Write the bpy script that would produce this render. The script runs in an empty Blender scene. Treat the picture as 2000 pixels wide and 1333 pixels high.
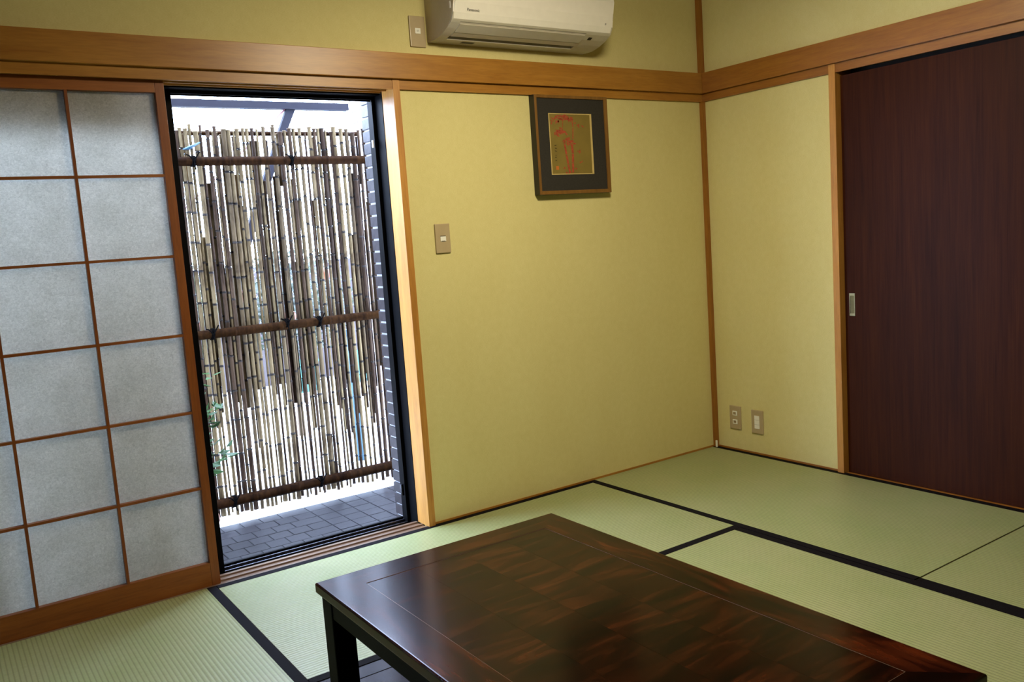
import bpy, bmesh, math, random
from mathutils import Vector, Matrix
random.seed(7)
S = bpy.context.scene
COL = S.collection
R = math.radians

# ------------------------------------------------------------------ camera
cd = bpy.data.cameras.new('camera'); cam = bpy.data.objects.new('camera', cd); COL.objects.link(cam)
S.camera = cam
cd.sensor_width = 36.0; cd.lens = 36.0*1686.76/2000.0
cd.clip_start = 0.02; cd.clip_end = 300
yaw, pitch, roll = 0.596888, -0.121473, -0.069707
Fv = Vector((math.sin(yaw)*math.cos(pitch), math.cos(yaw)*math.cos(pitch), math.sin(pitch)))
Rv = Vector((math.cos(yaw), -math.sin(yaw), 0)); Uv = Rv.cross(Fv)
R2 = Rv*math.cos(roll)+Uv*math.sin(roll); U2 = -Rv*math.sin(roll)+Uv*math.cos(roll)
m = Matrix((R2, U2, -Fv)).transposed().to_4x4(); m.translation = Vector((-3.38004, -3.11541, 1.18056))
cam.matrix_world = m

# ------------------------------------------------------------------ world (bright overcast sky), lamp, exposure
W = bpy.data.worlds.new('sky'); S.world = W; W.use_nodes = True
bg = W.node_tree.nodes['Background']
bg.inputs[0].default_value = (0.56, 0.71, 1.0, 1); bg.inputs[1].default_value = 28.0
ld = bpy.data.lights.new('lamp_glow', 'POINT'); lamp = bpy.data.objects.new('lamp_glow', ld); COL.objects.link(lamp)
ld.shadow_soft_size = 0.14; ld.energy = 31; ld.color = (1.0, 0.87, 0.62)
LX, LY, LZ = -1.58, -1.35, 2.20
lamp.location = (LX, LY, LZ)
ad = bpy.data.lights.new('lamp_diffuser', 'AREA'); al = bpy.data.objects.new('lamp_diffuser', ad); COL.objects.link(al)
ad.shape = 'DISK'; ad.size = 0.40; ad.energy = 33; ad.color = ld.color[:]; al.location = (LX, LY, LZ-.02)
S.view_settings.view_transform = 'Standard'; S.view_settings.look = 'None'
S.view_settings.gamma = 1.0; S.view_settings.use_curve_mapping = False
S.view_settings.exposure = -0.10

# ------------------------------------------------------------------ materials
class NT:
    def __init__(s, name):
        s.m = bpy.data.materials.new(name); s.m.use_nodes = True; s.t = s.m.node_tree
        s.b = s.t.nodes['Principled BSDF']; s.out = s.t.nodes['Material Output']
    def n(s, typ, **kw):
        x = s.t.nodes.new(typ)
        for k, v in kw.items():
            if k in x.inputs: x.inputs[k].default_value = v
            else: setattr(x, k, v)
        return x
    def l(s, a, b): s.t.links.new(a, b)
    def coord(s, scale=(1, 1, 1), kind='Object', rot=(0, 0, 0)):
        c = s.n('ShaderNodeTexCoord'); mp = s.n('ShaderNodeMapping'); mp.inputs['Scale'].default_value = scale
        mp.inputs['Rotation'].default_value = rot
        s.l(c.outputs[kind], mp.inputs[0]); return mp.outputs[0]
    def noise(s, vec, scale, detail=4, rough=0.55, dist=0.0):
        x = s.n('ShaderNodeTexNoise', Scale=scale, Detail=detail, Roughness=rough, Distortion=dist); s.l(vec, x.inputs['Vector']); return x.outputs['Fac']
    def ramp(s, fac, stops):
        r = s.n('ShaderNodeValToRGB'); e = r.color_ramp.elements
        while len(e) < len(stops): e.new(0.5)
        for i, (p, c) in enumerate(stops):
            e[i].position = p; e[i].color = (*c, 1) if len(c) == 3 else c
        s.l(fac, r.inputs[0]); return r.outputs[0]
    def bump(s, h, st=0.3, d=0.001):
        b = s.n('ShaderNodeBump', Strength=st, Distance=d); s.l(h, b.inputs['Height']); s.l(b.outputs[0], s.b.inputs['Normal']); return b
    def mul(s, c1, c2, f=1.0):
        x = s.n('ShaderNodeMixRGB', blend_type='MULTIPLY'); x.inputs[0].default_value = f
        s.l(c1, x.inputs[1]); s.l(c2, x.inputs[2]); return x.outputs[0]

def plain(name, col, rough=0.5, metal=0.0, spec=0.5, var=0.08, vs=30, bump=0.0):
    k = NT(name); v = k.coord()
    f = k.noise(v, vs)
    a = tuple(c*(1-var) for c in col); b = tuple(min(1, c*(1+var)) for c in col)
    k.l(k.ramp(f, [(0.3, a), (0.7, b)]), k.b.inputs['Base Color'])
    k.b.inputs['Roughness'].default_value = rough; k.b.inputs['Metallic'].default_value = metal
    k.b.inputs['Specular IOR Level'].default_value = spec
    if bump: k.bump(f, bump)
    return k.m

def wood(name, c1, c2, axis='x', rough=0.35, scale=1.0, spec=0.5, coat=0.0):
    k = NT(name)
    st = {'x': (1.2, 14, 14), 'y': (14, 1.2, 14), 'z': (14, 14, 1.2)}[axis]
    v = k.coord(tuple(a*scale for a in st))
    g = k.noise(v, 2.2, 6, 0.6, 0.5)
    v2 = k.coord(tuple(a*scale*4.0 for a in st))
    fine = k.noise(v2, 3.0, 4, 0.6)
    v3 = k.coord((0.9, 0.9, 0.9)); big = k.noise(v3, 2.0, 2)
    c = k.ramp(g, [(0.28, c1), (0.72, c2)])
    c = k.mul(c, k.ramp(fine, [(0.3, (0.82, 0.8, 0.78)), (0.6, (1, 1, 1))]))
    c = k.mul(c, k.ramp(big, [(0.3, (0.85, 0.82, 0.8)), (0.65, (1, 1, 1))]))
    k.l(c, k.b.inputs['Base Color']); k.b.inputs['Roughness'].default_value = rough
    k.b.inputs['Specular IOR Level'].default_value = spec
    k.b.inputs['Coat Weight'].default_value = coat
    k.bump(fine, 0.12)
    return k.m

def mat_wall():
    k = NT('woven_wallpaper'); v = k.coord()
    a = k.noise(k.coord((40, 40, 190)), 4.0, 3); b = k.noise(k.coord((9, 9, 9)), 4.0, 3); c3 = k.noise(k.coord((2.2, 2.2, 1.2)), 2.0, 2)
    c = k.ramp(a, [(0.3, (0.62, 0.555, 0.245)), (0.7, (0.70, 0.635, 0.305))])
    c = k.mul(c, k.ramp(b, [(0.3, (0.96, 0.955, 0.93)), (0.7, (1, 1, 1))]))
    c = k.mul(c, k.ramp(c3, [(0.3, (0.97, 0.96, 0.93)), (0.7, (1, 1, 1))]))
    k.l(c, k.b.inputs['Base Color']); k.b.inputs['Roughness'].default_value = 0.85
    k.b.inputs['Specular IOR Level'].default_value = 0.2
    k.bump(a, 0.35, 0.0008); return k.m

def mat_tatami(axis):
    k = NT('rush_weave_'+axis)
    # ribs run along `axis`; rush strands run across it
    st = (1, 0, 0) if axis == 'y' else (0, 1, 0)
    c = k.n('ShaderNodeTexCoord'); sp = k.n('ShaderNodeSeparateXYZ'); k.l(c.outputs['Object'], sp.inputs[0])
    src = sp.outputs[0] if axis == 'y' else sp.outputs[1]
    mm = k.n('ShaderNodeMath', operation='MULTIPLY'); mm.inputs[1].default_value = 2*math.pi/0.0135; k.l(src, mm.inputs[0])
    sn = k.n('ShaderNodeMath', operation='SINE'); k.l(mm.outputs[0], sn.inputs[0])
    ab = k.n('ShaderNodeMath', operation='MULTIPLY_ADD'); ab.inputs[1].default_value = 0.5; ab.inputs[2].default_value = 0.5; k.l(sn.outputs[0], ab.inputs[0])
    sc = (25, 400, 1) if axis == 'y' else (400, 25, 1)
    f = k.noise(k.coord(sc), 1.6, 3); g = k.noise(k.coord((3, 3, 3)), 1.6, 3); h = k.noise(k.coord((30, 30, 30)), 2.0, 3)
    col = k.ramp(f, [(0.25, (0.295, 0.325, 0.15)), (0.75, (0.385, 0.41, 0.22))])
    col = k.mul(col, k.ramp(g, [(0.3, (0.88, 0.94, 0.86)), (0.7, (1, 0.98, 1))]))
    col = k.mul(col, k.ramp(h, [(0.3, (0.93, 0.95, 0.9)), (0.7, (1, 1, 1))]))
    col = k.mul(col, k.ramp(ab.outputs[0], [(0.0, (0.66, 0.66, 0.60)), (0.32, (0.98, 0.98, 0.98)), (1, (1, 1, 1))]))
    k.l(col, k.b.inputs['Base Color']); k.b.inputs['Roughness'].default_value = 0.42
    k.b.inputs['Specular IOR Level'].default_value = 0.5
    k.bump(ab.outputs[0], 0.6, 0.0009); return k.m

def mat_paper():
    k = NT('washi_paper')
    f = k.noise(k.coord((60, 60, 60)), 2.0, 6, 0.7, 1.2); g = k.noise(k.coord((5, 5, 5)), 2.0, 4)
    h = k.noise(k.coord((90, 90, 320), rot=(0, 0.5, 0)), 1.0, 3, 0.6, 2)
    c = k.ramp(f, [(0.3, (0.58, 0.555, 0.51)), (0.7, (0.86, 0.83, 0.775))])
    c = k.mul(c, k.ramp(g, [(0.3, (0.86, 0.86, 0.85)), (0.7, (1, 1, 1))]))
    c = k.mul(c, k.ramp(h, [(0.3, (0.82, 0.82, 0.81)), (0.6, (1, 1, 1))]))
    d = k.n('ShaderNodeBsdfDiffuse'); t = k.n('ShaderNodeBsdfTranslucent'); mx = k.n('ShaderNodeMixShader'); mx.inputs[0].default_value = 0.62
    k.l(c, d.inputs[0]); k.l(c, t.inputs[0]); k.l(d.outputs[0], mx.inputs[1]); k.l(t.outputs[0], mx.inputs[2])
    k.l(mx.outputs[0], k.out.inputs[0]); return k.m

def mat_glass():
    k = NT('window_glass')
    g = k.n('ShaderNodeBsdfGlossy', Roughness=0.02); t = k.n('ShaderNodeBsdfTransparent'); t.inputs[0].default_value = (0.93, 0.95, 0.94, 1)
    f = k.n('ShaderNodeFresnel', IOR=1.45); mx = k.n('ShaderNodeMixShader')
    k.l(f.outputs[0], mx.inputs[0]); k.l(t.outputs[0], mx.inputs[1]); k.l(g.outputs[0], mx.inputs[2]); k.l(mx.outputs[0], k.out.inputs[0]); return k.m

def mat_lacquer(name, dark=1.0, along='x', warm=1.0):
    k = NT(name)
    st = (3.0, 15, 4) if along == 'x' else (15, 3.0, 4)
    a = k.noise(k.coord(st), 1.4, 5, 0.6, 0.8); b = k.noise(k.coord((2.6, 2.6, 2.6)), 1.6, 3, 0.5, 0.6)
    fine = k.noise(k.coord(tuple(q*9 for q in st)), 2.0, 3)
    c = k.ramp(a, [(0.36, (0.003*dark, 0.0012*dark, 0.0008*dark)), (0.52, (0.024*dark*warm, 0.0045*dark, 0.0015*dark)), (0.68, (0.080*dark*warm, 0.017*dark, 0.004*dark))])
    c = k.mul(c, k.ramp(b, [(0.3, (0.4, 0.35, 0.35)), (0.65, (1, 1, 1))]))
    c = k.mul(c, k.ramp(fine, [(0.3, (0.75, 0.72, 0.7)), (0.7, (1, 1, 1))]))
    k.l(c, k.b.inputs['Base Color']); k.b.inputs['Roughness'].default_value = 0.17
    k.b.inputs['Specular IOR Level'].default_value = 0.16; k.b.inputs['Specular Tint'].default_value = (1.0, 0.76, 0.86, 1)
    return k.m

def mat_door():
    k = NT('dark_veneer')
    a = k.noise(k.coord((20, 30, 1.1)), 2.0, 5, 0.6, 0.4); b = k.noise(k.coord((120, 160, 3)), 2.0, 3); c3 = k.noise(k.coord((2, 3, 0.5)), 2.0, 3)
    c = k.ramp(a, [(0.3, (0.030, 0.0060, 0.0016)), (0.7, (0.055, 0.013, 0.003))])
    c = k.mul(c, k.ramp(b, [(0.35, (0.8, 0.76, 0.74)), (0.6, (1, 1, 1))])); c = k.mul(c, k.ramp(c3, [(0.3, (0.75, 0.7, 0.65)), (0.7, (1, 1, 1))]))
    k.l(c, k.b.inputs['Base Color']); k.b.inputs['Roughness'].default_value = 0.5; k.b.inputs['Specular IOR Level'].default_value = 0.1
    k.bump(b, 0.1); return k.m

def mat_bamboo(name, c1, c2, spec=0.15):
    k = NT(name)
    a = k.noise(k.coord((30, 30, 3)), 2.0, 4, 0.6); b = k.noise(k.coord((6, 6, 2.5)), 2.0, 4, 0.7, 0.5)
    oi = k.n('ShaderNodeObjectInfo')
    c = k.ramp(a, [(0.3, c1), (0.7, c2)])
    c = k.mul(c, k.ramp(b, [(0.36, (0.28, 0.22, 0.2)), (0.52, (1, 1, 1))]), 0.8)
    c = k.mul(c, k.ramp(oi.outputs['Random'], [(0, (0.5, 0.47, 0.5)), (0.5, (0.85, 0.82, 0.78)), (1, (1.0, 1.0, 0.95))]))
    k.l(c, k.b.inputs['Base Color']); k.b.inputs['Roughness'].default_value = 0.65; k.b.inputs['Specular IOR Level'].default_value = spec; return k.m

def mat_tile(name, c1, c2, rough=0.5):
    k = NT(name); oi = k.n('ShaderNodeObjectInfo')
    a = k.noise(k.coord((14, 14, 14)), 2.0, 4, 0.6)
    c = k.ramp(a, [(0.3, c1), (0.7, c2)])
    c = k.mul(c, k.ramp(oi.outputs['Random'], [(0, (0.78, 0.78, 0.8)), (1, (1, 1, 1))]))
    k.l(c, k.b.inputs['Base Color']); k.b.inputs['Roughness'].default_value = rough; k.b.inputs['Specular IOR Level'].default_value = 0.3; k.bump(a, 0.1); return k.m

def mat_leaf(name, c1, c2):
    k = NT(name); oi = k.n('ShaderNodeObjectInfo')
    a = k.noise(k.coord((5, 5, 5)), 3.0, 3)
    k.l(k.ramp(a, [(0.35, c1), (0.65, c2)]), k.b.inputs['Base Color']); k.b.inputs['Roughness'].default_value = 0.4
    return k.m

M = dict(
 wall=mat_wall(), darkwall=plain('dark_unseen_wall', (0.10, 0.055, 0.03), 0.5), ceil=wood('ceiling_boards', (0.20, 0.12, 0.055), (0.30, 0.19, 0.09), 'y', 0.6),  # unseen walls and ceiling coloured dark to cut bounced light
 trim_x=wood('amber_wood_x', (0.33, 0.135, 0.015), (0.46, 0.222, 0.034), 'x', 0.38),
 trim_y=wood('amber_wood_y', (0.26, 0.095, 0.010), (0.38, 0.160, 0.020), 'y', 0.38),
 trim_z=wood('amber_wood_z', (0.46, 0.20, 0.034), (0.58, 0.29, 0.06), 'z', 0.42),
 corner=wood('corner_wood', (0.28, 0.105, 0.014), (0.38, 0.16, 0.022), 'z', 0.45),
 shoji_x=wood('shoji_wood_x', (0.22, 0.064, 0.011), (0.34, 0.115, 0.02), 'x', 0.4),
 shoji_z=wood('shoji_wood_z', (0.20, 0.052, 0.010), (0.30, 0.095, 0.018), 'z', 0.4),
 sill=wood('worn_sill_wood', (0.14, 0.085, 0.055), (0.24, 0.16, 0.11), 'x', 0.3),
 door=mat_door(), tat_x=mat_tatami('x'), tat_y=mat_tatami('y'),
 heri=plain('black_cloth_edging', (0.0035, 0.0025, 0.0045), 0.8, var=0.3, vs=300, spec=0.12),
 tat_core=plain('straw_core', (0.25, 0.2, 0.1), 0.9), sub=plain('subfloor', (0.1, 0.08, 0.05), 0.9),
 paper=mat_paper(), glass=mat_glass(),
 alu=plain('black_aluminium', (0.0015, 0.0015, 0.002), 0.5, 0.0, spec=0.06), aluls=plain('worn_aluminium_rail', (0.10, 0.10, 0.12), 0.22, 0.9, bump=0.3, vs=60),
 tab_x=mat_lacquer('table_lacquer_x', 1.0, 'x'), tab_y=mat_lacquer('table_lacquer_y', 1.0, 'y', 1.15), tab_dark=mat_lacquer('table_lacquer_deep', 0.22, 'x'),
 tab_leg=plain('black_lacquer_legs', (0.0008, 0.0005, 0.0004), 0.45, var=0.2, spec=0.03), inlay=plain('pale_inlay', (0.16, 0.10, 0.07), 0.25),
 board=mat_lacquer('dark_floor_board', 0.35, 'x'),
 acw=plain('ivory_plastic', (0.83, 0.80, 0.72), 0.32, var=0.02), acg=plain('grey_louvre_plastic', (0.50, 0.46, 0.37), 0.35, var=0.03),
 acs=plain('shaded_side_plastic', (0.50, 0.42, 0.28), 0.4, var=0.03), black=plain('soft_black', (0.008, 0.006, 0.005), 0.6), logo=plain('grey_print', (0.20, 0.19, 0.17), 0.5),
 plate=plain('beige_switch_plate', (0.42, 0.33, 0.19), 0.35, var=0.03), white=plain('white_switch_plastic', (0.80, 0.80, 0.72), 0.3, var=0.02),
 frame=wood('brown_frame_wood', (0.16, 0.075, 0.016), (0.26, 0.13, 0.03), 'z', 0.35), fdark=plain('black_frame_side', (0.010, 0.007, 0.005), 0.4),
 matte=plain('charcoal_mount_cloth', (0.022, 0.019, 0.014), 0.9, var=0.25, vs=160), gold=plain('gold_card', (0.20, 0.145, 0.03), 0.5, var=0.12, vs=12),
 goldedge=plain('pale_gold_edge', (0.55, 0.42, 0.16), 0.4), red=plain('red_ink', (0.34, 0.055, 0.02), 0.7, var=0.3, vs=90), ink=plain('black_ink', (0.04, 0.03, 0.01), 0.7), seal=plain('orange_seal_ink', (0.50, 0.14, 0.02), 0.7),
 brass=plain('aged_brass', (0.36, 0.33, 0.20), 0.3, 0.85, var=0.15), brassin=plain('brass_recess', (0.16, 0.14, 0.07), 0.28, 0.85),
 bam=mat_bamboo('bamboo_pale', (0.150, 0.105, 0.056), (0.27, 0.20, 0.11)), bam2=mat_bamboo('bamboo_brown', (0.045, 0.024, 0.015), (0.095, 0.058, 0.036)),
 rail=mat_bamboo('rail_bamboo', (0.012, 0.0045, 0.0018), (0.045, 0.019, 0.006), 0.03), ring=plain('dark_bamboo_node', (0.020, 0.013, 0.010), 0.8), rope=plain('black_hemp_rope', (0.0015, 0.0012, 0.0012), 0.95, spec=0.05),
 ftile=mat_tile('porch_floor_tile', (0.011, 0.0090, 0.0115), (0.020, 0.017, 0.021), 0.55), grout=plain('dark_grout', (0.008, 0.0075, 0.010), 0.8), lgrout=plain('pale_grout', (0.42, 0.42, 0.46), 0.8),
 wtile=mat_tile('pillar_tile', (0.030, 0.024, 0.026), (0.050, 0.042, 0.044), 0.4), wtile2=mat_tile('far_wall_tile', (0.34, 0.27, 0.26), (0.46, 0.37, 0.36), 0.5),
 conc=plain('lit_floor_pale', (0.62, 0.60, 0.58), 0.85), plaster=plain('pink_grey_plaster', (0.045, 0.036, 0.038), 0.9), steel=plain('grey_steel_beam', (0.011, 0.010, 0.014), 0.7, spec=0.1), pinksteel=plain('faded_red_steel', (0.30, 0.12, 0.14), 0.6),
 leaf=mat_leaf('leaf_green', (0.010, 0.040, 0.006), (0.040, 0.11, 0.018)), hedge=mat_leaf('hedge_green', (0.022, 0.034, 0.006), (0.075, 0.085, 0.015)), hedge2=mat_leaf('dark_hedge_green', (0.008, 0.018, 0.006), (0.025, 0.04, 0.014)),
 stem=plain('brown_stem', (0.08, 0.05, 0.03), 0.8), pot=plain('clay_pot', (0.16, 0.07, 0.04), 0.7), soil=plain('soil', (0.03, 0.02, 0.015), 0.95),
 orange=plain('orange_fruit_skin', (0.18, 0.035, 0.008), 0.4), cyan=plain('pale_blue_plastic', (0.02, 0.07, 0.11), 0.45), teal=plain('turquoise_plastic', (0.015, 0.085, 0.07), 0.45),
 lamp=plain('lamp_shade_acrylic', (0.8, 0.8, 0.75), 0.4), roof=plain('unseen_eave_board', (0.10, 0.08, 0.07), 0.8),
)

# ------------------------------------------------------------------ mesh helpers
class MB:
    def __init__(s): s.bm = bmesh.new()
    def box(s, x0, x1, y0, y1, z0, z1, bev=0.0, seg=2):
        r = bmesh.ops.create_cube(s.bm, size=1.0); v = r['verts']
        for p in v: p.co = Vector(((x0+x1)/2+p.co.x*abs(x1-x0), (y0+y1)/2+p.co.y*abs(y1-y0), (z0+z1)/2+p.co.z*abs(z1-z0)))
        if bev:
            e = list({e for p in v for e in p.link_edges}); bmesh.ops.bevel(s.bm, geom=e, offset=bev, segments=seg, affect='EDGES', profile=0.6)
        return s
    def poly(s, pts, d):            # planar polygon pts (3D) extruded by vector d
        d = Vector(d); a = [s.bm.verts.new(p) for p in pts]; b = [s.bm.verts.new(Vector(p)+d) for p in pts]
        n = len(pts)
        s.bm.faces.new(a); s.bm.faces.new(list(reversed(b)))
        for i in range(n): s.bm.faces.new((a[i], b[i], b[(i+1) % n], a[(i+1) % n]))
        return s
    def tube(s, pts, rad, n=8, cap=True):
        rings = []
        for i, p in enumerate(pts):
            p = Vector(p); t = (Vector(pts[min(i+1, len(pts)-1)])-Vector(pts[max(i-1, 0)])).normalized()
            a = t.cross(Vector((0, 0, 1)));  a = a if a.length > 0.05 else t.cross(Vector((0, 1, 0))); a.normalize(); b = t.cross(a)
            r = rad[i] if isinstance(rad, (list, tuple)) else rad
            rings.append([s.bm.verts.new(p+(a*math.cos(2*math.pi*k/n)+b*math.sin(2*math.pi*k/n))*r) for k in range(n)])
        for i in range(len(rings)-1):
            for k in range(n): s.bm.faces.new((rings[i][k], rings[i][(k+1) % n], rings[i+1][(k+1) % n], rings[i+1][k]))
        if cap: s.bm.faces.new(rings[0]); s.bm.faces.new(list(reversed(rings[-1])))
        return s
    def lathe(s, prof, c, n=20):
        s_r = []
        for r, z in prof: s_r.append([s.bm.verts.new((c[0]+r*math.cos(2*math.pi*k/n), c[1]+r*math.sin(2*math.pi*k/n), c[2]+z)) for k in range(n)])
        for i in range(len(s_r)-1):
            for k in range(n): s.bm.faces.new((s_r[i][k], s_r[i][(k+1) % n], s_r[i+1][(k+1) % n], s_r[i+1][k]))
        s.bm.faces.new(s_r[0]); s.bm.faces.new(s_r[-1]); return s
    def build(s, name, mat, parent=None, smooth=False, org=None, **props):
        bmesh.ops.recalc_face_normals(s.bm, faces=s.bm.faces[:])
        o0 = wloc(parent) if parent else Vector(org or (0, 0, 0))
        if org is not None: o0 = Vector(org)
        for v in s.bm.verts: v.co -= o0
        me = bpy.data.meshes.new(name); s.bm.to_mesh(me); s.bm.free(); me.materials.append(mat)
        if smooth:
            for p in me.polygons: p.use_smooth = True
        o = bpy.data.objects.new(name, me); COL.objects.link(o)
        o.location = o0
        if parent: o.parent = parent; o.location = o0-wloc(parent)
        for k, v in props.items(): o[k] = v
        return o
def wloc(o):
    l = Vector(o.location)
    while o.parent: o = o.parent; l += Vector(o.location)
    return l
def thing(name, label, cat, loc=(0, 0, 0), group=None):
    o = bpy.data.objects.new(name, None); COL.objects.link(o); o.location = loc; o.empty_display_size = 0.1
    o['label'] = label; o['category'] = cat
    if group: o['group'] = group
    return o
def setting(name, loc=(0, 0, 0)):
    o = bpy.data.objects.new(name, None); COL.objects.link(o); o.location = loc; o.empty_display_size = 0.1; o['kind'] = 'structure'; return o
def struct(name, mb, mat, **k): return mb.build(name, mat, kind='structure', **k)
def bx(*a, **k): return MB().box(*a, **k)
def tag(o, label, cat, group=None):
    o['label'] = label; o['category'] = cat
    if group: o['group'] = group
    return o

# ------------------------------------------------------------------ room shell
XL, YF, ZC = -4.45, -4.5, 2.42         # left wall, wall behind the camera, ceiling
PX = -1.748                            # right jamb of the porch opening
struct('floor', bx(XL-.1, 0.1, YF-.1, 0.0, -0.16, -0.06), M['sub'])
wb = MB(); wb.box(-1.722, 0.12, 0, 0.10, -0.1, 1.80); wb.box(XL-.1, 0.12, 0, 0.10, 1.80, ZC+.05)
wbo = struct('wall_back', wb, M['wall'])
wr = MB(); wr.box(0, 0.10, -0.745, 0, -0.1, 1.80); wr.box(0, 0.10, YF-.1, 0, 1.80, ZC+.05); wr.box(0, 0.10, YF-.1, -2.66, -0.1, 1.80)
struct('wall_right', wr, M['wall'])
struct('wall_left', bx(XL-.1, XL, YF-.1, 0.0, -0.1, ZC+.05), M['darkwall'])
struct('wall_front', bx(XL-.1, 0.1, YF-.1, YF, -0.1, ZC+.05), M['darkwall'])
cl = setting('ceiling', (0, 0, ZC))
bx(XL-.1, 0.1, YF-.1, 0.1, ZC+.01, ZC+.06).build('ceiling_panel', M['ceil'], cl)
# picture rails and door-head beams
struct('trim_1', bx(XL, 0.0, -0.030, 0, 1.819, 1.918, bev=.0015), M['trim_x'])
struct('trim_2', bx(-0.030, 0.0, YF, -0.030, 1.819, 1.918, bev=.0015), M['trim_y'])
kb = MB(); kb.box(XL, 0.0, -0.012, 0, 1.781, 1.8185); kb.box(XL, PX, 0, 0.012, 1.783, 1.80); kb.box(XL, PX, 0.044, 0.056, 1.783, 1.80); kb.box(XL, PX, 0.088, 0.10, 1.783, 1.80)
struct('trim_3', kb, M['trim_x'])
kr = MB(); kr.box(-0.012, 0.0, YF, -0.012, 1.781, 1.8185); struct('trim_4', kr, M['trim_y'])
struct('trim_5', bx(-0.022, 0.0, -0.020, 0, 0.0, 1.781), M['corner'])
struct('trim_6', bx(-0.024, 0.0, -0.024, 0, 1.918, ZC+.01), M['corner'])
struct('trim_7', bx(-1.752, -1.722, -0.015, 0.085, 0.0, 1.819, bev=.001), M['trim_z'])          # post beside the porch opening
struct('trim_8', bx(-0.015, 0.10, -0.777, -0.745, 0.0, 1.819, bev=.001), M['trim_z'])           # post beside the dark door
struct('trim_9', bx(-0.015, 0.10, -2.66, -2.628, 0.0, 1.819, bev=.001), M['trim_z'])
struct('baseboard_back', bx(-1.722, -0.022, -0.004, 0, 0.0, 0.009), M['trim_x'])
struct('baseboard_right', bx(-0.004, 0, -0.745, -0.02, 0.0, 0.009), M['trim_y'])

# sliding sill of the porch opening: shikii with two grooves
sm = MB()
for y0, y1, z1 in ((0.0, 0.012, 0.0), (0.012, 0.042, -0.006), (0.042, 0.054, 0.0), (0.054, 0.084, -0.006), (0.084, 0.10, 0.0)):
    sm.box(XL, PX-.004, y0, y1, -0.06, z1)
struct('trim_10', sm, M['sill'])
struct('trim_11', bx(0.0, 0.10, -2.628, -0.777, -0.06, -0.001), M['trim_y'])                    # threshold of the dark door

# ------------------------------------------------------------------ porch window (black aluminium) with its glass leaf slid behind the screen
win = setting('window_1', (PX, 0.17, 0))
f = MB(); f.box(PX-.006, PX+.03, 0.0855, 0.222, -0.16, 1.80); f.box(PX-.021, PX-.006, 0.150, 0.160, -0.03, 1.79)
f.build('side_frame', M['alu'], win)
f = MB(); f.box(XL, PX, 0.102, 0.235, 1.778, 1.84); f.box(XL, PX, 0.150, 0.156, 1.766, 1.78); f.box(XL, PX, 0.190, 0.196, 1.766, 1.78)
f.build('head_frame', M['alu'], win)
f = MB(); f.box(XL, PX, 0.102, 0.235, -0.16, -0.030); f.box(XL, PX, 0.228, 0.240, -0.16, -0.012); f.box(XL, PX, 0.102, 0.112, -0.04, -0.004)
f.build('sill_frame', M['alu'], win)
for y in (0.150, 0.190):
    bx(XL, PX-.012, y, y+.009, -0.031, -0.010, bev=.003).build('track_rail', M['aluls'], win)
bx(PX-.030, PX-.0255, 0.148, 0.160, 1.575, 1.605, bev=.001).build('latch_plate', M['white'], win)
bx(PX-.0275, PX-.0115, 0.17, 0.182, 0.10, 0.15, bev=.002).build('stopper', M['aluls'], win)
def leaf(x0, x1, y):
    g = setting('window_2' if y < .17 else 'window_3', ((x0+x1)/2, y, -0.016))
    for a, b in ((x0, x0+.032), (x1-.075, x1)): bx(a, b, y-.013, y+.013, -0.016, 1.775, bev=.002).build('stile', M['alu'], g)
    bx(x0+.032, x1-.032, y-.012, y+.012, -0.016, 0.06, bev=.002).build('bottom_rail', M['alu'], g)
    bx(x0+.032, x1-.032, y-.012, y+.012, 1.660, 1.775, bev=.002).build('top_rail', M['alu'], g)  # hidden rail made deeper to shade the top of the paper
    bx(x0+.030, x1-.070, y-.002, y+.002, 0.055, 1.67).build('pane', M['glass'], g)
leaf(-3.40, -2.554, 0.154); leaf(-4.40, -3.36, 0.194)

# ------------------------------------------------------------------ shoji
def shoji(x1, y, label, nb=3, bay=0.278, rows=6):
    x0 = x1-(.03*2+bay*nb-.008)
    g = thing('shoji_screen', label, 'sliding screen', ((x0+x1)/2, y, -.004), 'paper screens at the porch opening')
    zb, zt = 0.084, 1.742
    bx(x1-.030, x1, y-.014, y+.014, -.004, 1.790, bev=.001).build('stile', M['shoji_z'], g)
    bx(x0, x0+.030, y-.014, y+.014, -.004, 1.790, bev=.001).build('stile', M['shoji_z'], g)
    bx(x0+.030, x1-.030, y-.013, y+.013, -.004, zb, bev=.001).build('bottom_rail', M['shoji_x'], g)
    bx(x0+.030, x1-.030, y-.013, y+.013, zt, 1.790, bev=.001).build('top_rail', M['shoji_x'], g)
    h = (zt-zb)/rows
    for i in range(1, nb): bx(x1-.026-bay*i-.0045, x1-.026-bay*i+.0045, y-.012, y+.008, zb, zt).build('vertical_bar', M['shoji_z'], g)
    for i in range(1, rows): bx(x0+.030, x1-.030, y-.0115, y+.0075, zb+h*i-.0045, zb+h*i+.0045).build('horizontal_bar', M['shoji_x'], g)
    bx(x0+.028, x1-.028, y+.0085, y+.0090, zb-.004, zt+.004).build('paper_sheet', M['paper'], g)
shoji(-2.606, 0.027, 'paper screen with brown wooden grid standing beside the porch opening')
shoji(-3.44, 0.070, 'second paper screen on the rear track at far left, outside the picture edge')

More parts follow.
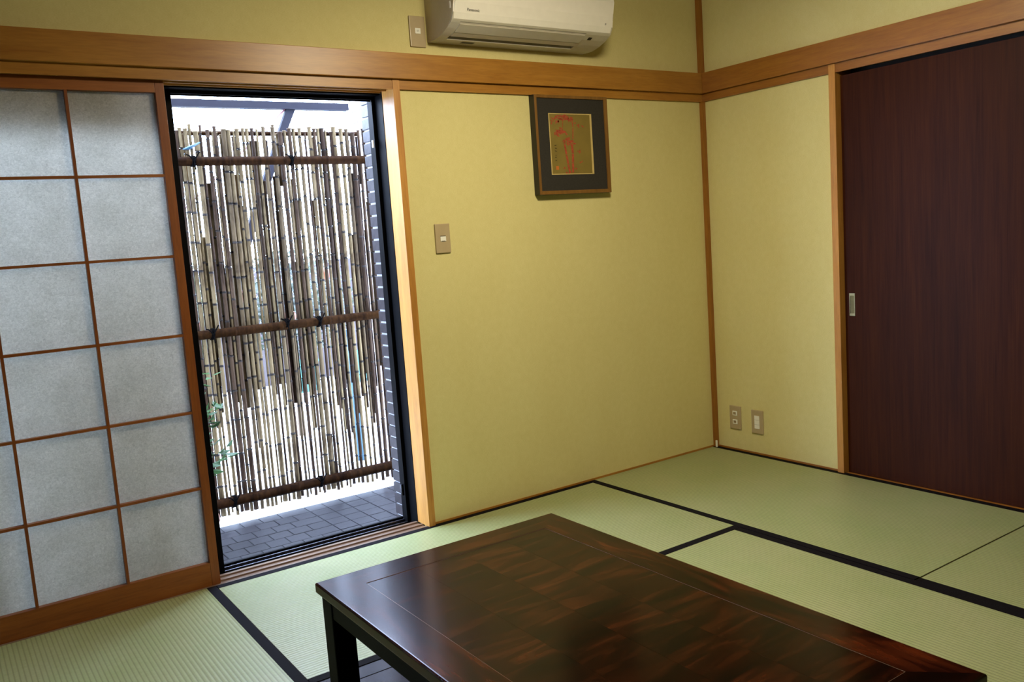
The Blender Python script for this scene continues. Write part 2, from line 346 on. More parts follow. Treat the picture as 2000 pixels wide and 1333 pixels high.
# ------------------------------------------------------------------ dark sliding door in the right wall
d = setting('door_1', (0.03, -1.7, 0))
bx(0.020, 0.050, -2.62, -0.779, 0.0, 1.768, bev=.001).build('door_panel', M['door'], d)
p = MB(); yy, zz, hw, hh = -0.816, 0.772, 0.0135, 0.050
for a, b, c_, e in ((yy-hw, yy-hw+.003, zz-hh, zz+hh), (yy+hw-.003, yy+hw, zz-hh, zz+hh), (yy-hw+.003, yy+hw-.003, zz-hh, zz-hh+.010), (yy-hw+.003, yy+hw-.003, zz+hh-.010, zz+hh)):
    p.box(0.0165, 0.0215, a, b, c_, e)
pull = p.build('door_pull', M['brass'], d)
bx(0.0188, 0.0198, yy-hw+.003, yy+hw-.003, zz-hh+.010, zz+hh-.010).build('recess', M['brassin'], pull)
bx(0.101, 0.12, -2.72, -0.70, -0.16, 1.85).build('added_black_sheet', M['black'], d)  # added black sheet, blocks daylight leaking past the door edge

# ------------------------------------------------------------------ tatami
def tatami(x0, x1, y0, y1, axis, label):
    g = thing('tatami_mat', label, 'mat', ((x0+x1)/2, (y0+y1)/2, -0.06), 'tatami mats of the room')
    e = 0.001; x0 += e; x1 -= e; y0 += e; y1 -= e
    bx(x0, x1, y0, y1, -0.06, -0.002).build('straw_core', M['tat_core'], g)
    hw = 0.032
    if axis == 'x':
        bx(x0, x1, y0+hw-.002, y1-hw+.002, -0.002, 0.0, bev=.0006).build('rush_surface', M['tat_x'], g)
        for a, b in ((y0, y0+hw), (y1-hw, y1)): bx(x0, x1, a, b, -0.004, 0.0008, bev=.0004).build('cloth_border', M['heri'], g)
    else:
        bx(x0+hw-.002, x1-hw+.002, y0, y1, -0.002, 0.0, bev=.0006).build('rush_surface', M['tat_y'], g)
        for a, b in ((x0, x0+hw), (x1-hw, x1)): bx(a, b, y0, y1, -0.004, 0.0008, bev=.0004).build('cloth_border', M['heri'], g)
    return g
YM = -0.918
tatami(-0.880, 0.0, -1.625, 0.0, 'y', 'green tatami mat in the room corner under the framed picture and wall sockets')
tatami(-0.885, 0.0, -3.38, -1.629, 'y', 'tatami mat in front of the dark door, at the right edge of the photo')
tatami(-2.628, -0.880, YM, 0.0, 'x', 'pale tatami mat lying along the porch sill behind the low table')
tatami(-1.764, -0.884, -2.68, YM, 'y', 'tatami mat along the right long side of the low table')
tatami(-3.510, -2.628, -1.78, 0.0, 'y', 'yellowish tatami mat at the foot of the paper screen, lower left')
tatami(-4.40, -3.512, -1.78, 0.0, 'y', 'tatami mat beyond the left edge of the photo')
tatami(-4.40, -2.64, -2.68, -1.782, 'x', 'tatami mat under the viewer at lower left, outside the photo')
tatami(-4.40, -2.64, -3.60, -2.682, 'x', 'tatami mat behind the viewer at left')
tatami(-2.638, -0.886, -3.58, -2.682, 'x', 'tatami mat beyond the near end of the low table')
tatami(-4.40, -2.64, -4.50, -3.602, 'x', 'rearmost tatami mat at left behind the viewer')
tatami(-2.638, -0.886, -4.50, -3.582, 'x', 'rearmost tatami mat at right behind the viewer')
tatami(-0.885, 0.0, -4.50, -3.382, 'y', 'tatami mat in the far right corner behind the viewer')
# boarded square under the table
fb = thing('floor_hatch', 'dark glossy boards set in the floor under the low table', 'floor boards', (-2.2, -1.35, -.06))
y = YM-.001; ws = [0.062, 0.13, 0.13, 0.13, 0.13, 0.13, 0.13, 0.03+0.0]
for w in [0.064]+[0.1332]*6:
    bx(-2.626, -1.766, y-w+.0025, y, -0.06, -0.001, bev=.0012).build('board', M['board'], fb); y -= w
bx(-2.626, -1.766, -2.68, y, -0.06, -0.001, bev=.0012).build('board', M['board'], fb)

# ------------------------------------------------------------------ low table
TX0, TX1, TY0, TY1, TZ = -2.634, -1.868, -2.352, -1.040, 0.330
T = thing('low_table', 'low dark red lacquered wooden table on the tatami floor', 'table', ((TX0+TX1)/2, (TY0+TY1)/2, 0))
bw = 0.098; th = 0.030
def miter(p, mat, grain):
    mb = MB(); mb.poly([(a, b, TZ-th) for a, b in p], (0, 0, th))
    outer = [e for e in mb.bm.edges if all((abs(v.co.x-TX0) < 1e-5 and abs(e.other_vert(v).co.x-TX0) < 1e-5) or (abs(v.co.x-TX1) < 1e-5 and abs(e.other_vert(v).co.x-TX1) < 1e-5) or (abs(v.co.y-TY0) < 1e-5 and abs(e.other_vert(v).co.y-TY0) < 1e-5) or (abs(v.co.y-TY1) < 1e-5 and abs(e.other_vert(v).co.y-TY1) < 1e-5) for v in e.verts) and abs(e.verts[0].co.z-e.verts[1].co.z) < 1e-6]
    bmesh.ops.bevel(mb.bm, geom=outer, offset=0.006, segments=4, affect='EDGES', profile=0.5)
    return mb.build('frame_board', mat, T)
a0, a1, b0, b1 = TX0+bw, TX1-bw, TY0+bw, TY1-bw
miter([(TX0, TY1), (TX1, TY1), (a1, b1), (a0, b1)], M['tab_x'], 'x')
miter([(TX0, TY0), (a0, b0), (a1, b0), (TX1, TY0)], M['tab_dark'], 'x')['label'] = 'near end frame board, almost black'
miter([(TX0, TY0), (TX0, TY1), (a0, b1), (a0, b0)], M['tab_y'], 'y')
miter([(TX1, TY0), (a1, b0), (a1, b1), (TX1, TY1)], M['tab_y'], 'y')
iw = 0.0014
mb = MB(); mb.box(a0, a0+iw, b0, b1, TZ-.01, TZ-.0008); mb.box(a1-iw, a1, b0, b1, TZ-.01, TZ-.0008); mb.box(a0, a1, b0, b0+iw, TZ-.01, TZ-.0008); mb.box(a0, a1, b1-iw, b1, TZ-.01, TZ-.0008)
mb.build('inlay_line', M['inlay'], T)
n = 4; pw = (a1-a0-2*iw)/n
for i in range(n):
    k = mat_lacquer('table_veneer_%s' % 'abcd'[i], [0.85, 0.62, 0.9, 0.7][i], 'x')
    for nd in k.node_tree.nodes:
        if nd.type == 'MAPPING': nd.inputs['Location'].default_value = (3.1*i, 1.7*i, 0); nd.inputs['Rotation'].default_value = (0, 0, R([8, -10, 6, -14][i]))
    bx(a0+iw+pw*i, a0+iw+pw*(i+1)-.0003, b0+iw, b1-iw, TZ-.02, TZ-.0012).build('veneer_panel', k, T)
bx(a0-.02, a1+.02, b0-.02, b1+.02, TZ-th+.002, TZ-.021).build('underside_panel', M['tab_leg'], T)
ins, lw = 0.010, 0.060
lx0, lx1, ly0, ly1 = TX0+ins, TX1-ins, TY0+ins, TY1-ins
for x in (lx0, lx1-lw):
    for y in (ly0, ly1-lw): bx(x, x+lw, y, y+lw, 0.001, TZ-th, bev=.004).build('leg', M['tab_leg'], T)
for (x0, x1, y0, y1) in ((lx0+.003, lx0+.025, ly0+lw, ly1-lw), (lx1-.025, lx1-.003, ly0+lw, ly1-lw), (lx0+lw, lx1-lw, ly0+.003, ly0+.025), (lx0+lw, lx1-lw, ly1-.025, ly1-.003)):
    bx(x0, x1, y0, y1, 0.250, TZ-th, bev=.001).build('apron', M['tab_leg'], T)

# ------------------------------------------------------------------ air conditioner
AX0, AX1 = -1.572, -0.768
A = thing('air_conditioner', 'ivory wall air conditioner mounted above the picture rail', 'air conditioner', ((AX0+AX1)/2, 0, 1.971))
top = [(-0.2247, 2.08), (-0.231, 2.14), (-0.229, 2.20), (-0.218, 2.238), (-0.19, 2.258), (0, 2.262)]
low = [(0, 1.971), (-0.066, 1.9705), (-0.100, 1.976), (-0.122, 1.981), (-0.160, 1.994), (-0.190, 2.009)]
lip = [(-0.199, 2.017), (-0.212, 2.041)]
lowg = [(0, 1.971), (-0.066, 1.9705), (-0.082, 1.9725), (-0.080, 2.010), (-0.103, 2.016), (-0.106, 1.9775), (-0.122, 1.981), (-0.160, 1.994), (-0.1885, 2.0085), (-0.186, 2.018), (-0.191, 2.020), (-0.1925, 2.0115)]
def prof(pr, x0, x1): return [(x0, y, z) for y, z in pr]
mb = MB()
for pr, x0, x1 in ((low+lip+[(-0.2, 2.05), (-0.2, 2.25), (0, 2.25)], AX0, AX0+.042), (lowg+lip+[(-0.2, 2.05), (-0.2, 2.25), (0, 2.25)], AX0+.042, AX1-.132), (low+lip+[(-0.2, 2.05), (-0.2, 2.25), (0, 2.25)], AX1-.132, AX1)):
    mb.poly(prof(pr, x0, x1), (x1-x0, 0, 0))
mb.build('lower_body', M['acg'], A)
mb = MB(); mb.poly(prof([(-0.2010, 2.0195)]+[(-0.212, 2.041)]+top[:]+[(0, 2.02)], AX0, AX1), (AX1-AX0, 0, 0))
ee = [e for e in mb.bm.edges if abs(e.verts[0].co.x-e.verts[1].co.x) < 1e-6 and max(e.verts[0].co.y, e.verts[1].co.y) < -0.15]
bmesh.ops.bevel(mb.bm, geom=ee, offset=0.007, segments=3, affect='EDGES')
mb.build('front_cover', M['acw'], A, smooth=False)
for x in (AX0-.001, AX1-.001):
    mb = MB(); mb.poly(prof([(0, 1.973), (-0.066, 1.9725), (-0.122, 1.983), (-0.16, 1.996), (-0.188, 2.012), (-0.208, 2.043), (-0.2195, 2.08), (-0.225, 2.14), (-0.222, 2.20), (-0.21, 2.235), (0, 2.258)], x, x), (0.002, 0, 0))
    mb.build('side_panel', M['acs'], A)  # ivory darkened: the shade on the sides is put into the colour
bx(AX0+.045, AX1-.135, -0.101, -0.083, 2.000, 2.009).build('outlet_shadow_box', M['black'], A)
def on_slope(x0, x1, ya, za, yb, zb, t, name, mat):
    mb = MB(); n_ = Vector((0, zb-za, -(yb-ya))).normalized(); n_ = -n_ if n_.z > 0 else n_
    q = [(x0, ya, za), (x1, ya, za), (x1, yb, zb), (x0, yb, zb)]; mb.poly([tuple(Vector(p)-n_*.001) for p in q], tuple(n_*(t+.001))); return mb.build(name, mat, A)
on_slope(AX0+.044, AX1-.134, -0.108, 1.9778, -0.136, 1.9853, .0025, 'rear_louvre', M['acg'])
on_slope(AX0+.044, AX1-.134, -0.139, 1.9865, -0.185, 2.0065, .0035, 'front_louvre', M['acg'])
on_slope(AX0+.044, AX1-.134, -0.0795, 1.9725, -0.082, 1.9730, .0030, 'outlet_lip', M['acw'])
on_slope(AX0+.13, AX0+.19, -0.035, 1.971, -0.060, 1.971, .0006, 'bottom_vent', M['black'])
on_slope(AX1-.105, AX1-.085, -0.160, 1.994, -0.175, 2.0015, .0006, 'signal_window', M['black'])
bx(AX0-.003, AX0-.001, -0.200, -0.192, 2.058, 2.083, bev=.0005).build('side_clip', M['acw'], A)
# printed lettering on the cover
def text(s, size, loc, mat, parent, tilt=90):
    cu = bpy.data.curves.new('lettering', 'FONT'); cu.body = s; cu.size = size; cu.extrude = 0.0003
    o = bpy.data.objects.new('lettering', cu); COL.objects.link(o)
    dg = bpy.context.evaluated_depsgraph_get(); me = bpy.data.meshes.new_from_object(o.evaluated_get(dg)); bpy.data.objects.remove(o)
    me.materials.append(mat); q = bpy.data.objects.new('lettering', me); COL.objects.link(q)
    q.parent = parent; q.location = Vector(loc)-wloc(parent); q.rotation_euler = (R(tilt), 0, 0); return q
text('Panasonic', 0.0150, (-1.512, -0.2165, 2.048), M['logo'], A, 90+18)
text('e', 0.016, (-0.815, -0.2165, 2.048), M['logo'], A, 90+18)

# ------------------------------------------------------------------ switches and sockets
def plate_xz(name, label, cat, xc, zc, w=0.070, h=0.120):
    g = thing(name, label, cat, (xc, 0, zc))
    bx(xc-w/2, xc+w/2, -0.008, 0, zc-h/2, zc+h/2, bev=.003).build('cover_plate', M['plate'], g); return g
g = plate_xz('light_switch', 'beige wall switch halfway between porch post and framed picture', 'switch', -1.575, 1.188)
bx(-1.588, -1.562, -0.0105, -0.007, 1.176, 1.196, bev=.001).build('rocker', M['white'], g)
bx(-1.588, -1.562, -0.0088, -0.007, 1.1965, 1.199).build('shadow_gap', M['black'], g)
bx(-1.583, -1.567, -0.0112, -0.0100, 1.1765, 1.1785).build('indicator_bar', M['logo'], g)
g = plate_xz('wall_socket', 'beige plate tucked beside the left end of the air conditioner', 'socket', -1.617, 2.010)
bx(-1.629, -1.605, -0.0105, -0.007, 2.001, 2.023, bev=.001).build('socket_insert', M['white'], g)
for xo in (-1.621, -1.614): bx(xo, xo+.0015, -0.0110, -0.0100, 2.008, 2.016).build('slot', M['black'], g)
def plate_yz(name, label, cat, yc, zc):
    g = thing(name, label, cat, (0, yc, zc)); bx(-0.008, 0, yc-.036, yc+.036, zc-.060, zc+.060, bev=.003).build('cover_plate', M['plate'], g); return g
g = plate_yz('wall_socket', 'double wall socket nearest the room corner, low on the right wall', 'socket', -0.142, 0.173)
for zo in (0.022, -0.022):
    s_ = bx(-0.0105, -0.007, -0.157, -0.127, 0.173+zo-.012, 0.173+zo+.012, bev=.002).build('socket_insert', M['white'], g)
    bx(-0.0110, -0.0100, -0.151, -0.133, 0.173+zo-.007, 0.173+zo+.007, bev=.0003).build('socket_face', M['plate'], s_)
    for yo in (-0.146, -0.139): bx(-0.0116, -0.0105, yo-.0008, yo+.0012, 0.173+zo-.004, 0.173+zo+.005).build('slot', M['black'], s_)
g = plate_yz('wall_socket', 'aerial plate with one tall white insert, between double socket and dark door', 'socket', -0.283, 0.168)
s_ = bx(-0.0105, -0.007, -0.298, -0.268, 0.134, 0.200, bev=.001).build('tall_insert', M['white'], g)
for z_ in (0.155, 0.178): bx(-0.0108, -0.0100, -0.298, -0.268, z_, z_+.0008).build('seam', M['logo'], s_)
tag(bx(-0.030, -0.0225, -0.032, -0.021, 0.001, 0.038, bev=.003).build('cable_clip', M['white'], org=(-.026, -.026, 0)), 'tiny white plastic piece at the foot of the corner post', 'clip')

# ------------------------------------------------------------------ framed picture
fx0, fx1, fz0, fz1, fy = -1.086, -0.670, 1.348, 1.780, -0.034
P = thing('framed_picture', 'framed red bamboo painting on gold card under the picture rail', 'picture', ((fx0+fx1)/2, 0, fz0))
fw = 0.020
mb = MB(); mb.box(fx0, fx1, -0.030, -0.0005, fz0, fz1)
mb.build('backing_box', M['fdark'], P)
for (x0, x1, z0, z1) in ((fx0, fx0+fw*.7, fz0, fz1), (fx1-fw, fx1, fz0, fz1), (fx0+fw*.7, fx1-fw, fz0, fz0+fw*.8), (fx0+fw*.7, fx1-fw, fz1-fw*.7, fz1)):
    bx(x0, x1, -0.038, -0.030, z0, z1, bev=.002).build('frame_rail', M['frame'], P)
bx(fx0-.0006, fx0+.0005, -0.0375, -0.001, fz0+.002, fz1-.002).build('frame_side', M['fdark'], P)
gx0, gx1, gz0, gz1 = -1.010, -0.765, 1.434, 1.702
mb = MB(); mb.box(fx0+.012, gx0, -0.0325, -0.030, fz0+.01, fz1-.01); mb.box(gx1, fx1-.016, -0.0325, -0.030, fz0+.01, fz1-.01); mb.box(gx0, gx1, -0.0325, -0.030, gz1, fz1-.01); mb.box(gx0, gx1, -0.0325, -0.030, fz0+.01, gz0)
mb.build('mount', M['matte'], P)
mb = MB(); mb.box(gx0, gx0+.005, -0.0330, -0.030, gz0, gz1); mb.box(gx1-.010, gx1, -0.0330, -0.030, gz0, gz1); mb.box(gx0+.005, gx1-.010, -0.0330, -0.030, gz0, gz0+.004); mb.box(gx0+.005, gx1-.010, -0.0330, -0.030, gz1-.004, gz1)
mb.build('card_edge', M['goldedge'], P)
card = bx(gx0+.005, gx1-.010, -0.0315, -0.030, gz0+.004, gz1-.004).build('painted_card', M['gold'], P)
cw, ch = gx1-gx0-.015, gz1-gz0-.008
def cp(u, v): return (gx0+.005+u*cw, gz1-.004-v*ch)
def stroke(mb, u0, v0, u1, v1, w, y=-0.0318):
    x0, z0 = cp(u0, v0); x1, z1 = cp(u1, v1); dx, dz = x1-x0, z1-z0; L = math.hypot(dx, dz) or 1; nx, nz = -dz/L*w/2, dx/L*w/2
    mx_, mz_ = (x0+x1)/2, (z0+z1)/2
    mb.poly([(x0, y, z0), (mx_+nx, y, mz_+nz), (x1, y, z1), (mx_-nx, y, mz_-nz)], (0, .0002, 0))
rd = random.Random(3); mb = MB()
def cluster(u, v, n_, L, spread):
    for i in range(n_):
        a = rd.uniform(0, 2*math.pi); l = rd.uniform(.5, 1)*L; uu, vv = u+rd.gauss(0, spread), v+rd.gauss(0, spread*.5)
        stroke(mb, uu, vv, uu+math.cos(a)*l, vv+abs(math.sin(a))*l*.55, rd.uniform(.005, .011), -0.0318-.00002*(i % 7))
cluster(.28, .05, 22, .16, .07); cluster(.50, .05, 14, .13, .05); cluster(.22, .28, 22, .15, .06); cluster(.42, .44, 22, .13, .07)
cluster(.06, .12, 4, .08, .03); cluster(.72, .16, 5, .10, .03); cluster(.70, .62, 4, .07, .02); cluster(.74, .80, 3, .07, .02); cluster(.44, .96, 10, .08, .06)
mb.build('painted_leaves', M['red'], card)
mb = MB()
def stem(pts, w):
    mb = MB()
    for (u0, v0), (u1, v1) in zip(pts[:-1], pts[1:]):
        x0, z0 = cp(u0, v0+.006); x1, z1 = cp(u1, v1-.006); mb.poly([(x0-w/2, -.03175, z0), (x0+w/2, -.03175, z0), (x1+w/2, -.03175, z1), (x1-w/2, -.03175, z1)], (0, .0002, 0))
    mb.build('painted_stem', M['red'], card)
stem([(.34, .50), (.37, .68), (.40, .84), (.43, .99)], .010); stem([(.52, .50), (.53, .66), (.52, .82), (.51, .99)], .012); stem([(.55, .05), (.57, .22), (.55, .42)], .005); stem([(.33, .08), (.30, .26)], .003)
mb = MB()
for i, v in enumerate((.52, .57, .62, .69, .73, .78)):
    for k in range(4): stroke(mb, .10+rd.uniform(-.02, .02), v+rd.uniform(-.012, .012), .13+rd.uniform(-.02, .02), v+rd.uniform(-.012, .012), .0025)
mb.build('signature', M['ink'], card)
x_, z_ = cp(.13, .90); bx(x_-.008, x_+.008, -.0319, -.0315, z_-.008, z_+.008).build('seal', M['seal'], card)

# ------------------------------------------------------------------ ceiling lamp (above the frame)
L = thing('ceiling_lamp', 'round ceiling lamp lighting the room from above, outside the photo', 'lamp', (LX, LY, ZC+.01))
MB().lathe([(0.06, 0.0), (0.30, -0.01), (0.31, -0.05), (0.30, -0.09), (0.22, -0.115), (0.05, -0.120)], (LX, LY, ZC+.01), 32).build('shade', M['lamp'], L, smooth=True)

# ------------------------------------------------------------------ porch: tiled floor, pillar, far wall, unseen eave
ZP = -0.200
pf = setting('porch_floor', (-2.2, 0.8, ZP)); pf['kind'] = 'structure'
bx(-4.6, -0.9, 0.236, 1.308, ZP-.12, ZP-.003).build('grout_bed', M['grout'], pf)
tm = None
for i in range(20):
    for j in range(10):
        x = -3.13+.1*i; y = 0.29+.1*j
        if x+.1 > -1.0: continue
        if tm is None:
            t = bx(-.0478, .0478, -.0478, .0478, -.008, 0, bev=.0012, seg=1); me_o = t.build('floor_tile', M['ftile'], None); tm = me_o.data; o = me_o
        else: o = bpy.data.objects.new('floor_tile', tm); COL.objects.link(o)
        o.parent = pf; xs = x+(.05 if (j % 2 and x < -1.93) else 0.0)
        o.location = Vector((xs+.017+.05, y+.0172+.05, ZP+random.uniform(-.0006, .0006)))-wloc(pf)
mb = MB()
for i in range(14):
    for j in range(10):
        x = -4.53+.1*i; y = .3072+.1*j
        mb.box(x+.0022, x+.0978, y+.0022, y+.0978, ZP-.008, ZP)
mb.build('far_left_tiles', M['ftile'], pf)['kind'] = 'stuff'
bx(-2.75, -0.6, 1.310, 1.75, ZP-.14, ZP-.001).build('lit_floor_strip', M['conc'], pf)  # pale strip put in for brightly lit floor; ends early to keep paper dim
# tiled pillar just outside the opening
def tiled(name, x, y0, y1, z0, z1, back, ph, tl, mat, gr, limit=300, org=None):
    g = setting(name, (x, (y0+y1)/2, z0)); bx(x+.006, back, y0, y1-.004, z0, z1).build('render_coat', gr, g)
    n_ = 0; me = None; r_ = 0; z = z0; rest = MB(); extra = 0
    while z+ph <= z1:
        ys = y0 if r_ % 1 == 0 else y0-tl/2; y = y1
        while y-tl >= y0-.02:
            a, b = max(y-tl, y0), y
            if n_ < limit:
                if me is None:
                    q = bx(-.007, 0.003, -(tl-.006)/2, (tl-.006)/2, -(ph-.009)/2, (ph-.009)/2, bev=.001, seg=1).build('wall_tile', mat); me = q.data
                else: q = bpy.data.objects.new('wall_tile', me); COL.objects.link(q)
                q.parent = g; q.location = Vector((x+.004, (a+b)/2 if b-a > tl*.9 else y-tl/2, z+ph/2))-wloc(g); n_ += 1
            y -= tl
        z += ph; r_ += 1
    return g
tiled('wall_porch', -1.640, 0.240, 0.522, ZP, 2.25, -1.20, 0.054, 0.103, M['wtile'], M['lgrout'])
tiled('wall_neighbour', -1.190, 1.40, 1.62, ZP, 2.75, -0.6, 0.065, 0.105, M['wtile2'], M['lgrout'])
struct('wall_outside', MB().box(-1.722, -0.9, 0.101, 0.238, -0.2, 2.5).box(-4.6, 0.1, 0.101, 0.238, 1.842, 2.6), M['plaster'])
struct('unseen_eave', bx(-4.8, 0.3, 0.10, 0.72, 2.42, 2.52), M['roof'])                             # unseen eave over the porch, cut short to let sky light in

# ------------------------------------------------------------------ bamboo fence
FY = 1.352
B = thing('bamboo_fence', 'bamboo screen fence standing across the porch outside the opening', 'fence', (-2.4, FY, ZP))
poles = []
def pole_mesh(r, h, up, seed, mat):
    rr = random.Random(seed); pts, rad = [], []; z = 0; sp = rr.uniform(.13, .19); nodes = []
    dx = 0
    while z < h:
        t = z/h; rb = r*(1-.35*t) if up else r*(.65+.35*t); l = min(sp*rr.uniform(.85, 1.15), h-z)
        if h-z-l < .04: l = h-z
        for dz, k in ((0.004, 1.0), (l-.008, .97), (l-.003, 1.28)): pts.append((dx, 0, z+dz)); rad.append(rb*k)
        pts.append((dx, 0, z+l)); rad.append(rb*.98); z += l; nodes.append(z); dx += rr.uniform(-.0015, .0015)
    mb = MB(); mb.tube(pts, rad, 7); 
    q = mb.build('bamboo_pole', mat, None, smooth=True); q.data.materials.append(M['ring'])
    for p in q.data.polygons:
        if any(-.0065 < p.center.z-z_ < .0055 for z_ in nodes[:-1]): p.material_index = 1
    return q
rp = random.Random(21); x = -3.62; n_ = 0; lib = {}
def add_pole(x, y, z0, h, r, lean):
    dark = rp.random() < (0.25 if x < -1.9 else 0.45 if x < -1.6 else 0.68)  # more dark poles rightward: the shade there is put into the colour
    key = (round(h, 1), rp.randint(0, 5), dark, round(r, 3))
    if key not in lib:
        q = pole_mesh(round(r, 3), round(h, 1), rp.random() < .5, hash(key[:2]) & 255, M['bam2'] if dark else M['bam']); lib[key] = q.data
    else: q = bpy.data.objects.new('bamboo_pole', lib[key]); COL.objects.link(q)
    q.parent = B; q.location = Vector((x, y, z0))-wloc(B); q.rotation_euler = (0, lean, rp.uniform(0, 6.28) if lean == 0 else 0)
    s_ = h/round(h, 1); q.scale = (1, 1, s_)
while x < -1.228:
    r = rp.choice((.008, .0095, .011, .0125, .014))
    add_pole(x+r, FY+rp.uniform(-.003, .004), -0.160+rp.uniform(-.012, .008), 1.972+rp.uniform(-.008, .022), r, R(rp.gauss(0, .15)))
    x += 2*r+(.001 if x < -2.75 else 1)*rp.choice((.001, .002, .004, .007, .011))  # unseen poles behind the screen packed tight to dim the paper
x = -3.6
while x < -1.235:
    r = rp.choice((.008, .010, .012)); k = rp.random()
    za = 0.38+rp.uniform(-.25, .12)
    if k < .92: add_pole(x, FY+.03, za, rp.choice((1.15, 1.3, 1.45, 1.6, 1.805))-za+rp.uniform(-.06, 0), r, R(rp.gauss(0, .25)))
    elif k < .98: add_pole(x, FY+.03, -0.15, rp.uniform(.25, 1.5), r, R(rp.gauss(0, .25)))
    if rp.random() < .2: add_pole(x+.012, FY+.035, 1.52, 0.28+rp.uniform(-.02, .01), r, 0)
    x += rp.uniform(.015, .025)
for z, r, zr in ((1.650, .023, 0), (0.792, .024, 0), (-0.082, .027, 0)):
    pts, rad = [], []; xx = -3.66
    while xx < -1.245:
        l = rp.uniform(.22, .30)
        if xx+l > -1.245: l = -1.245-xx+.0001
        for dx_, k in ((.004, 1), (l-.008, .97), (l-.003, 1.08), (l, .98)): pts.append((xx+dx_, FY-.036, z)); rad.append(r*k)
        xx += l
    MB().tube(pts, rad, 10).build('rail', M['rail'], B, smooth=True)
for z in (1.806, 1.815): pass
MB().tube([(-3.66, FY+.047, 1.792), (-1.25, FY+.047, 1.80)], .012, 8).build('top_rail', M['rail'], B)
for x_ in (-3.60, -2.72): MB().tube([(x_, FY+.075, ZP), (x_, FY+.075, 1.80)], .022, 10).build('support_post', M['rail'], B)
def tie(x, z, r):
    mb = MB(); y0 = FY-.036
    for dx in (-.006, 0, .006):
        mb.tube([(x+dx+r*.2*math.cos(t), y0+(r+.004)*math.sin(t), z+(r+.006)*math.cos(t)) for t in [i*math.pi/6 for i in range(13)]], .0035, 5, cap=False)
    mb.tube([(x, y0-r-.004, z), (x-.02, y0-r-.004, z+.025), (x-.034, y0-r, z+.031)], .0035, 5); mb.tube([(x, y0-r-.004, z), (x+.018, y0-r-.006, z+.028), (x+.030, y0-r, z+.043)], .0035, 5)
    mb.tube([(x, y0-r-.004, z), (x+.004, y0-r-.006, z-.045)], .003, 5)
    mb.build('rope_tie', M['rope'], B)
for x_, z, r in ((-2.186, 1.650, .019), (-1.687, 1.650, .019), (-2.187, .792, .021), (-1.80, .80, .021), (-1.62, .792, .021), (-2.172, -.082, .024), (-1.70, -.082, .024), (-2.75, 1.65, .019), (-2.75, .792, .021), (-2.75, -.082, .024)): tie(x_, z, r)
mb = MB(); mb.tube([(-2.235, FY-.06, 1.705), (-2.205, FY-.066, 1.712), (-2.150, FY-.06, 1.738)], [.003, .010, .004], 6)
tag(mb.build('plastic_strip', M['cyan'], org=(-2.2, FY-.06, 1.70), smooth=True), 'small pale blue plastic strip tied on the fence above its top rail', 'strip')

# ------------------------------------------------------------------ leafy plant beside the opening
def leaf_mesh(l, w):
    mb = MB(); ps = [(0, 0, 0), (w*.45, 0, l*.3), (w*.5, 0.0, l*.55), (0, 0, l), (-w*.5, 0, l*.55), (-w*.45, 0, l*.3)]
    vs = [mb.bm.verts.new((a, (-abs(a)*.35), c)) for a, b, c in ps]; mid = mb.bm.verts.new((0, 0, l*.5))
    for i in range(6): mb.bm.faces.new((vs[i], vs[(i+1) % 6], mid))
    return mb
PLX, PLY = -2.465, 0.92
pl = thing('potted_shrub', 'green leafy potted shrub half hidden behind the paper screen', 'plant', (PLX, PLY, ZP))
MB().lathe([(.08, 0), (.10, .16), (.11, .165), (.11, .19), (.095, .19), (.09, .175)], (PLX, PLY, ZP), 20).build('pot', M['pot'], pl, smooth=True)
MB().lathe([(.089, .17), (.05, .18), (.01, .184)], (PLX, PLY, ZP), 16).build('soil', M['soil'], pl)
rl = random.Random(5); lm = None
for i in range(6):
    a = rl.uniform(0, 6.28); rr_ = rl.uniform(.02, .07); MB().tube([(PLX, PLY, ZP+.17), (PLX+rr_*.6*math.cos(a), PLY+rr_*.6*math.sin(a), .3), (PLX+rr_*math.cos(a), PLY+rr_*math.sin(a), .62)], [.008, .006, .003], 6).build('stem', M['stem'], pl)
for i in range(290):
    z = rl.uniform(.20, .66); a = rl.uniform(0, 6.28)
    rad_ = (.06+.13*abs(math.sin(z*15.5+.6)))*rl.uniform(.35, 1)
    if lm is None: q = leaf_mesh(.055, .030).build('leaf', M['leaf'], None); lm = q.data
    else: q = bpy.data.objects.new('leaf', lm); COL.objects.link(q)
    q.parent = pl; q.location = Vector((PLX+rad_*math.cos(a), PLY+rad_*math.sin(a), z))-wloc(pl)
    q.rotation_euler = (rl.uniform(.5, 2.2), rl.uniform(-.4, .4), a+math.pi/2+rl.uniform(-.6, .6)); q.scale = (rl.uniform(.7, 1.2),)*3

# ------------------------------------------------------------------ beyond the fence
struct('ground', bx(-14, 16, 1.751, 22, ZP-.3, ZP-.05), M['conc'])
def shrub(x, y, rx, ry, z0, z1, n_, mat, label, seed):
    r = random.Random(seed); g = thing('garden_shrub', label, 'shrub', (x, y, ZP-.05), 'garden shrubs beyond the bamboo fence')
    MB().tube([(x, y, ZP-.05), (x, y, (z0+z1)/2)], [.03, .012], 6).build('trunk', M['stem'], g)
    mb = MB()
    for i in range(n_):
        while True:
            a, b, c = r.uniform(-1, 1), r.uniform(-1, 1), r.uniform(-1, 1)
            if a*a+b*b+c*c < 1: break
        p = Vector((x+a*rx, y+b*ry, (z0+z1)/2+c*(z1-z0)/2)); d = Vector((r.gauss(0, 1), r.gauss(0, 1), r.gauss(0, 1))).normalized(); e = d.orthogonal().normalized(); l = r.uniform(.03, .06)
        vs = [mb.bm.verts.new(p), mb.bm.verts.new(p+d*l*.5+e*l*.3), mb.bm.verts.new(p+d*l), mb.bm.verts.new(p+d*l*.5-e*l*.3)]; mb.bm.faces.new(vs)
    f_ = mb.build('foliage', mat, g); f_['kind'] = 'stuff'; return g
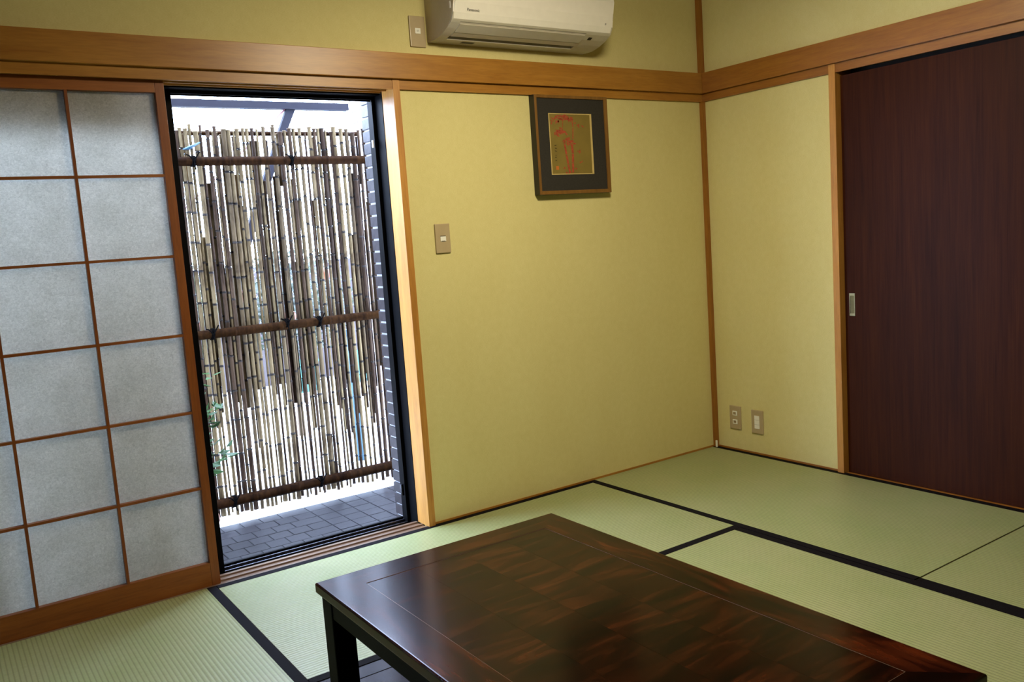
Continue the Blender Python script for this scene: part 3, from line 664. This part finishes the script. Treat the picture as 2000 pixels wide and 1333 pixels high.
s1 = shrub(-2.15, 3.1, .52, .4, .35, 1.30, 3200, M['hedge'], 'yellow green shrub seen through the left side of the fence', 1)
s2 = shrub(-1.05, 3.3, .52, .4, .35, 1.22, 3200, M['hedge2'], 'dark green shrub seen through the middle of the fence', 2)
s3 = shrub(0.05, 3.2, .52, .4, .30, 1.35, 2800, M['hedge'], 'yellow green shrub seen through the right side of the fence', 3)
s4 = shrub(-3.25, 3.1, .5, .4, .20, 1.35, 2000, M['hedge2'], 'dark green shrub behind the paper screen end of the fence', 4)
for x_, y_, z_ in ((-1.35, 2.85, 1.08), (-1.22, 2.85, .72), (-1.95, 2.6, .74), (-.95, 2.8, 1.0), (-1.6, 2.7, .9)):
    bm_ = MB(); bmesh.ops.create_icosphere(bm_.bm, subdivisions=2, radius=.045)
    for v in bm_.bm.verts: v.co += Vector((x_, y_, z_))
    bm_.build('fruit', M['orange'], s1 if x_ < -1.5 else s2, smooth=True)
gw = struct('wall_garden', bx(-6, 8, 6.0, 6.12, ZP-.05, 1.05), M['plaster'])
C_ = thing('carport', 'grey steel canopy beam with diagonal brace above the bamboo fence', 'canopy', (-1.2, 2.45, ZP-.05))
bx(-5.0, -.83, 2.40, 2.46, 2.095, 2.140).build('beam', M['steel'], C_)
MB().poly([(-1.258, 2.42, 2.10), (-1.198, 2.42, 2.10), (-1.262, 2.42, 1.97), (-1.60, 2.42, 1.20), (-1.66, 2.42, 1.20), (-1.318, 2.42, 1.97)], (0, .04, 0)).build('brace', M['steel'], C_)
MB().tube([(-1.26, 2.44, 2.10), (-1.60, 2.44, 1.80), (-2.4, 2.44, 1.1)], .006, 6).build('wire_stay', M['pinksteel'], C_)
for x_ in (-4.9, -2.42, ): bx(x_-.03, x_+.03, 2.40, 2.46, ZP-.05, 2.095).build('post', M['steel'], C_)
q = thing('drain_pipe', 'pale blue upright pipe glimpsed through the right half of the fence', 'pipe', (-1.06, 2.2, ZP-.05))
MB().tube([(-1.06, 2.2, ZP-.05), (-1.06, 2.2, 0.60)], .03, 12).build('tube', M['cyan'], q, smooth=True)
MB().tube([(-1.06, 2.2, 0.60), (-1.06, 2.2, 0.64)], .036, 12).build('cap', M['cyan'], q)
for i, (x_, y_) in enumerate(((-.25, 5.3), (.35, 5.4))):
    g = thing('storage_crate', ['turquoise crate seen low through the fence, the left one', 'turquoise crate seen low through the fence, the right one'][i], 'crate', (x_, y_, ZP-.05), 'turquoise crates beyond the fence')
    z0 = ZP-.05
    mb = MB(); mb.box(x_-.13, x_+.13, y_-.09, y_+.09, z0, z0+.02)
    for a, b, c, e in ((-.13, -.12, -.09, .09), (.12, .13, -.09, .09), (-.12, .12, -.09, -.08), (-.12, .12, .08, .09)): mb.box(x_+a, x_+b, y_+c, y_+e, z0+.02, z0+.30)
    mb.build('tub', M['teal'], g)
    MB().box(x_-.14, x_+.14, y_-.10, y_+.10, z0+.30, z0+.32, bev=.004).build('lid', M['teal'], g)
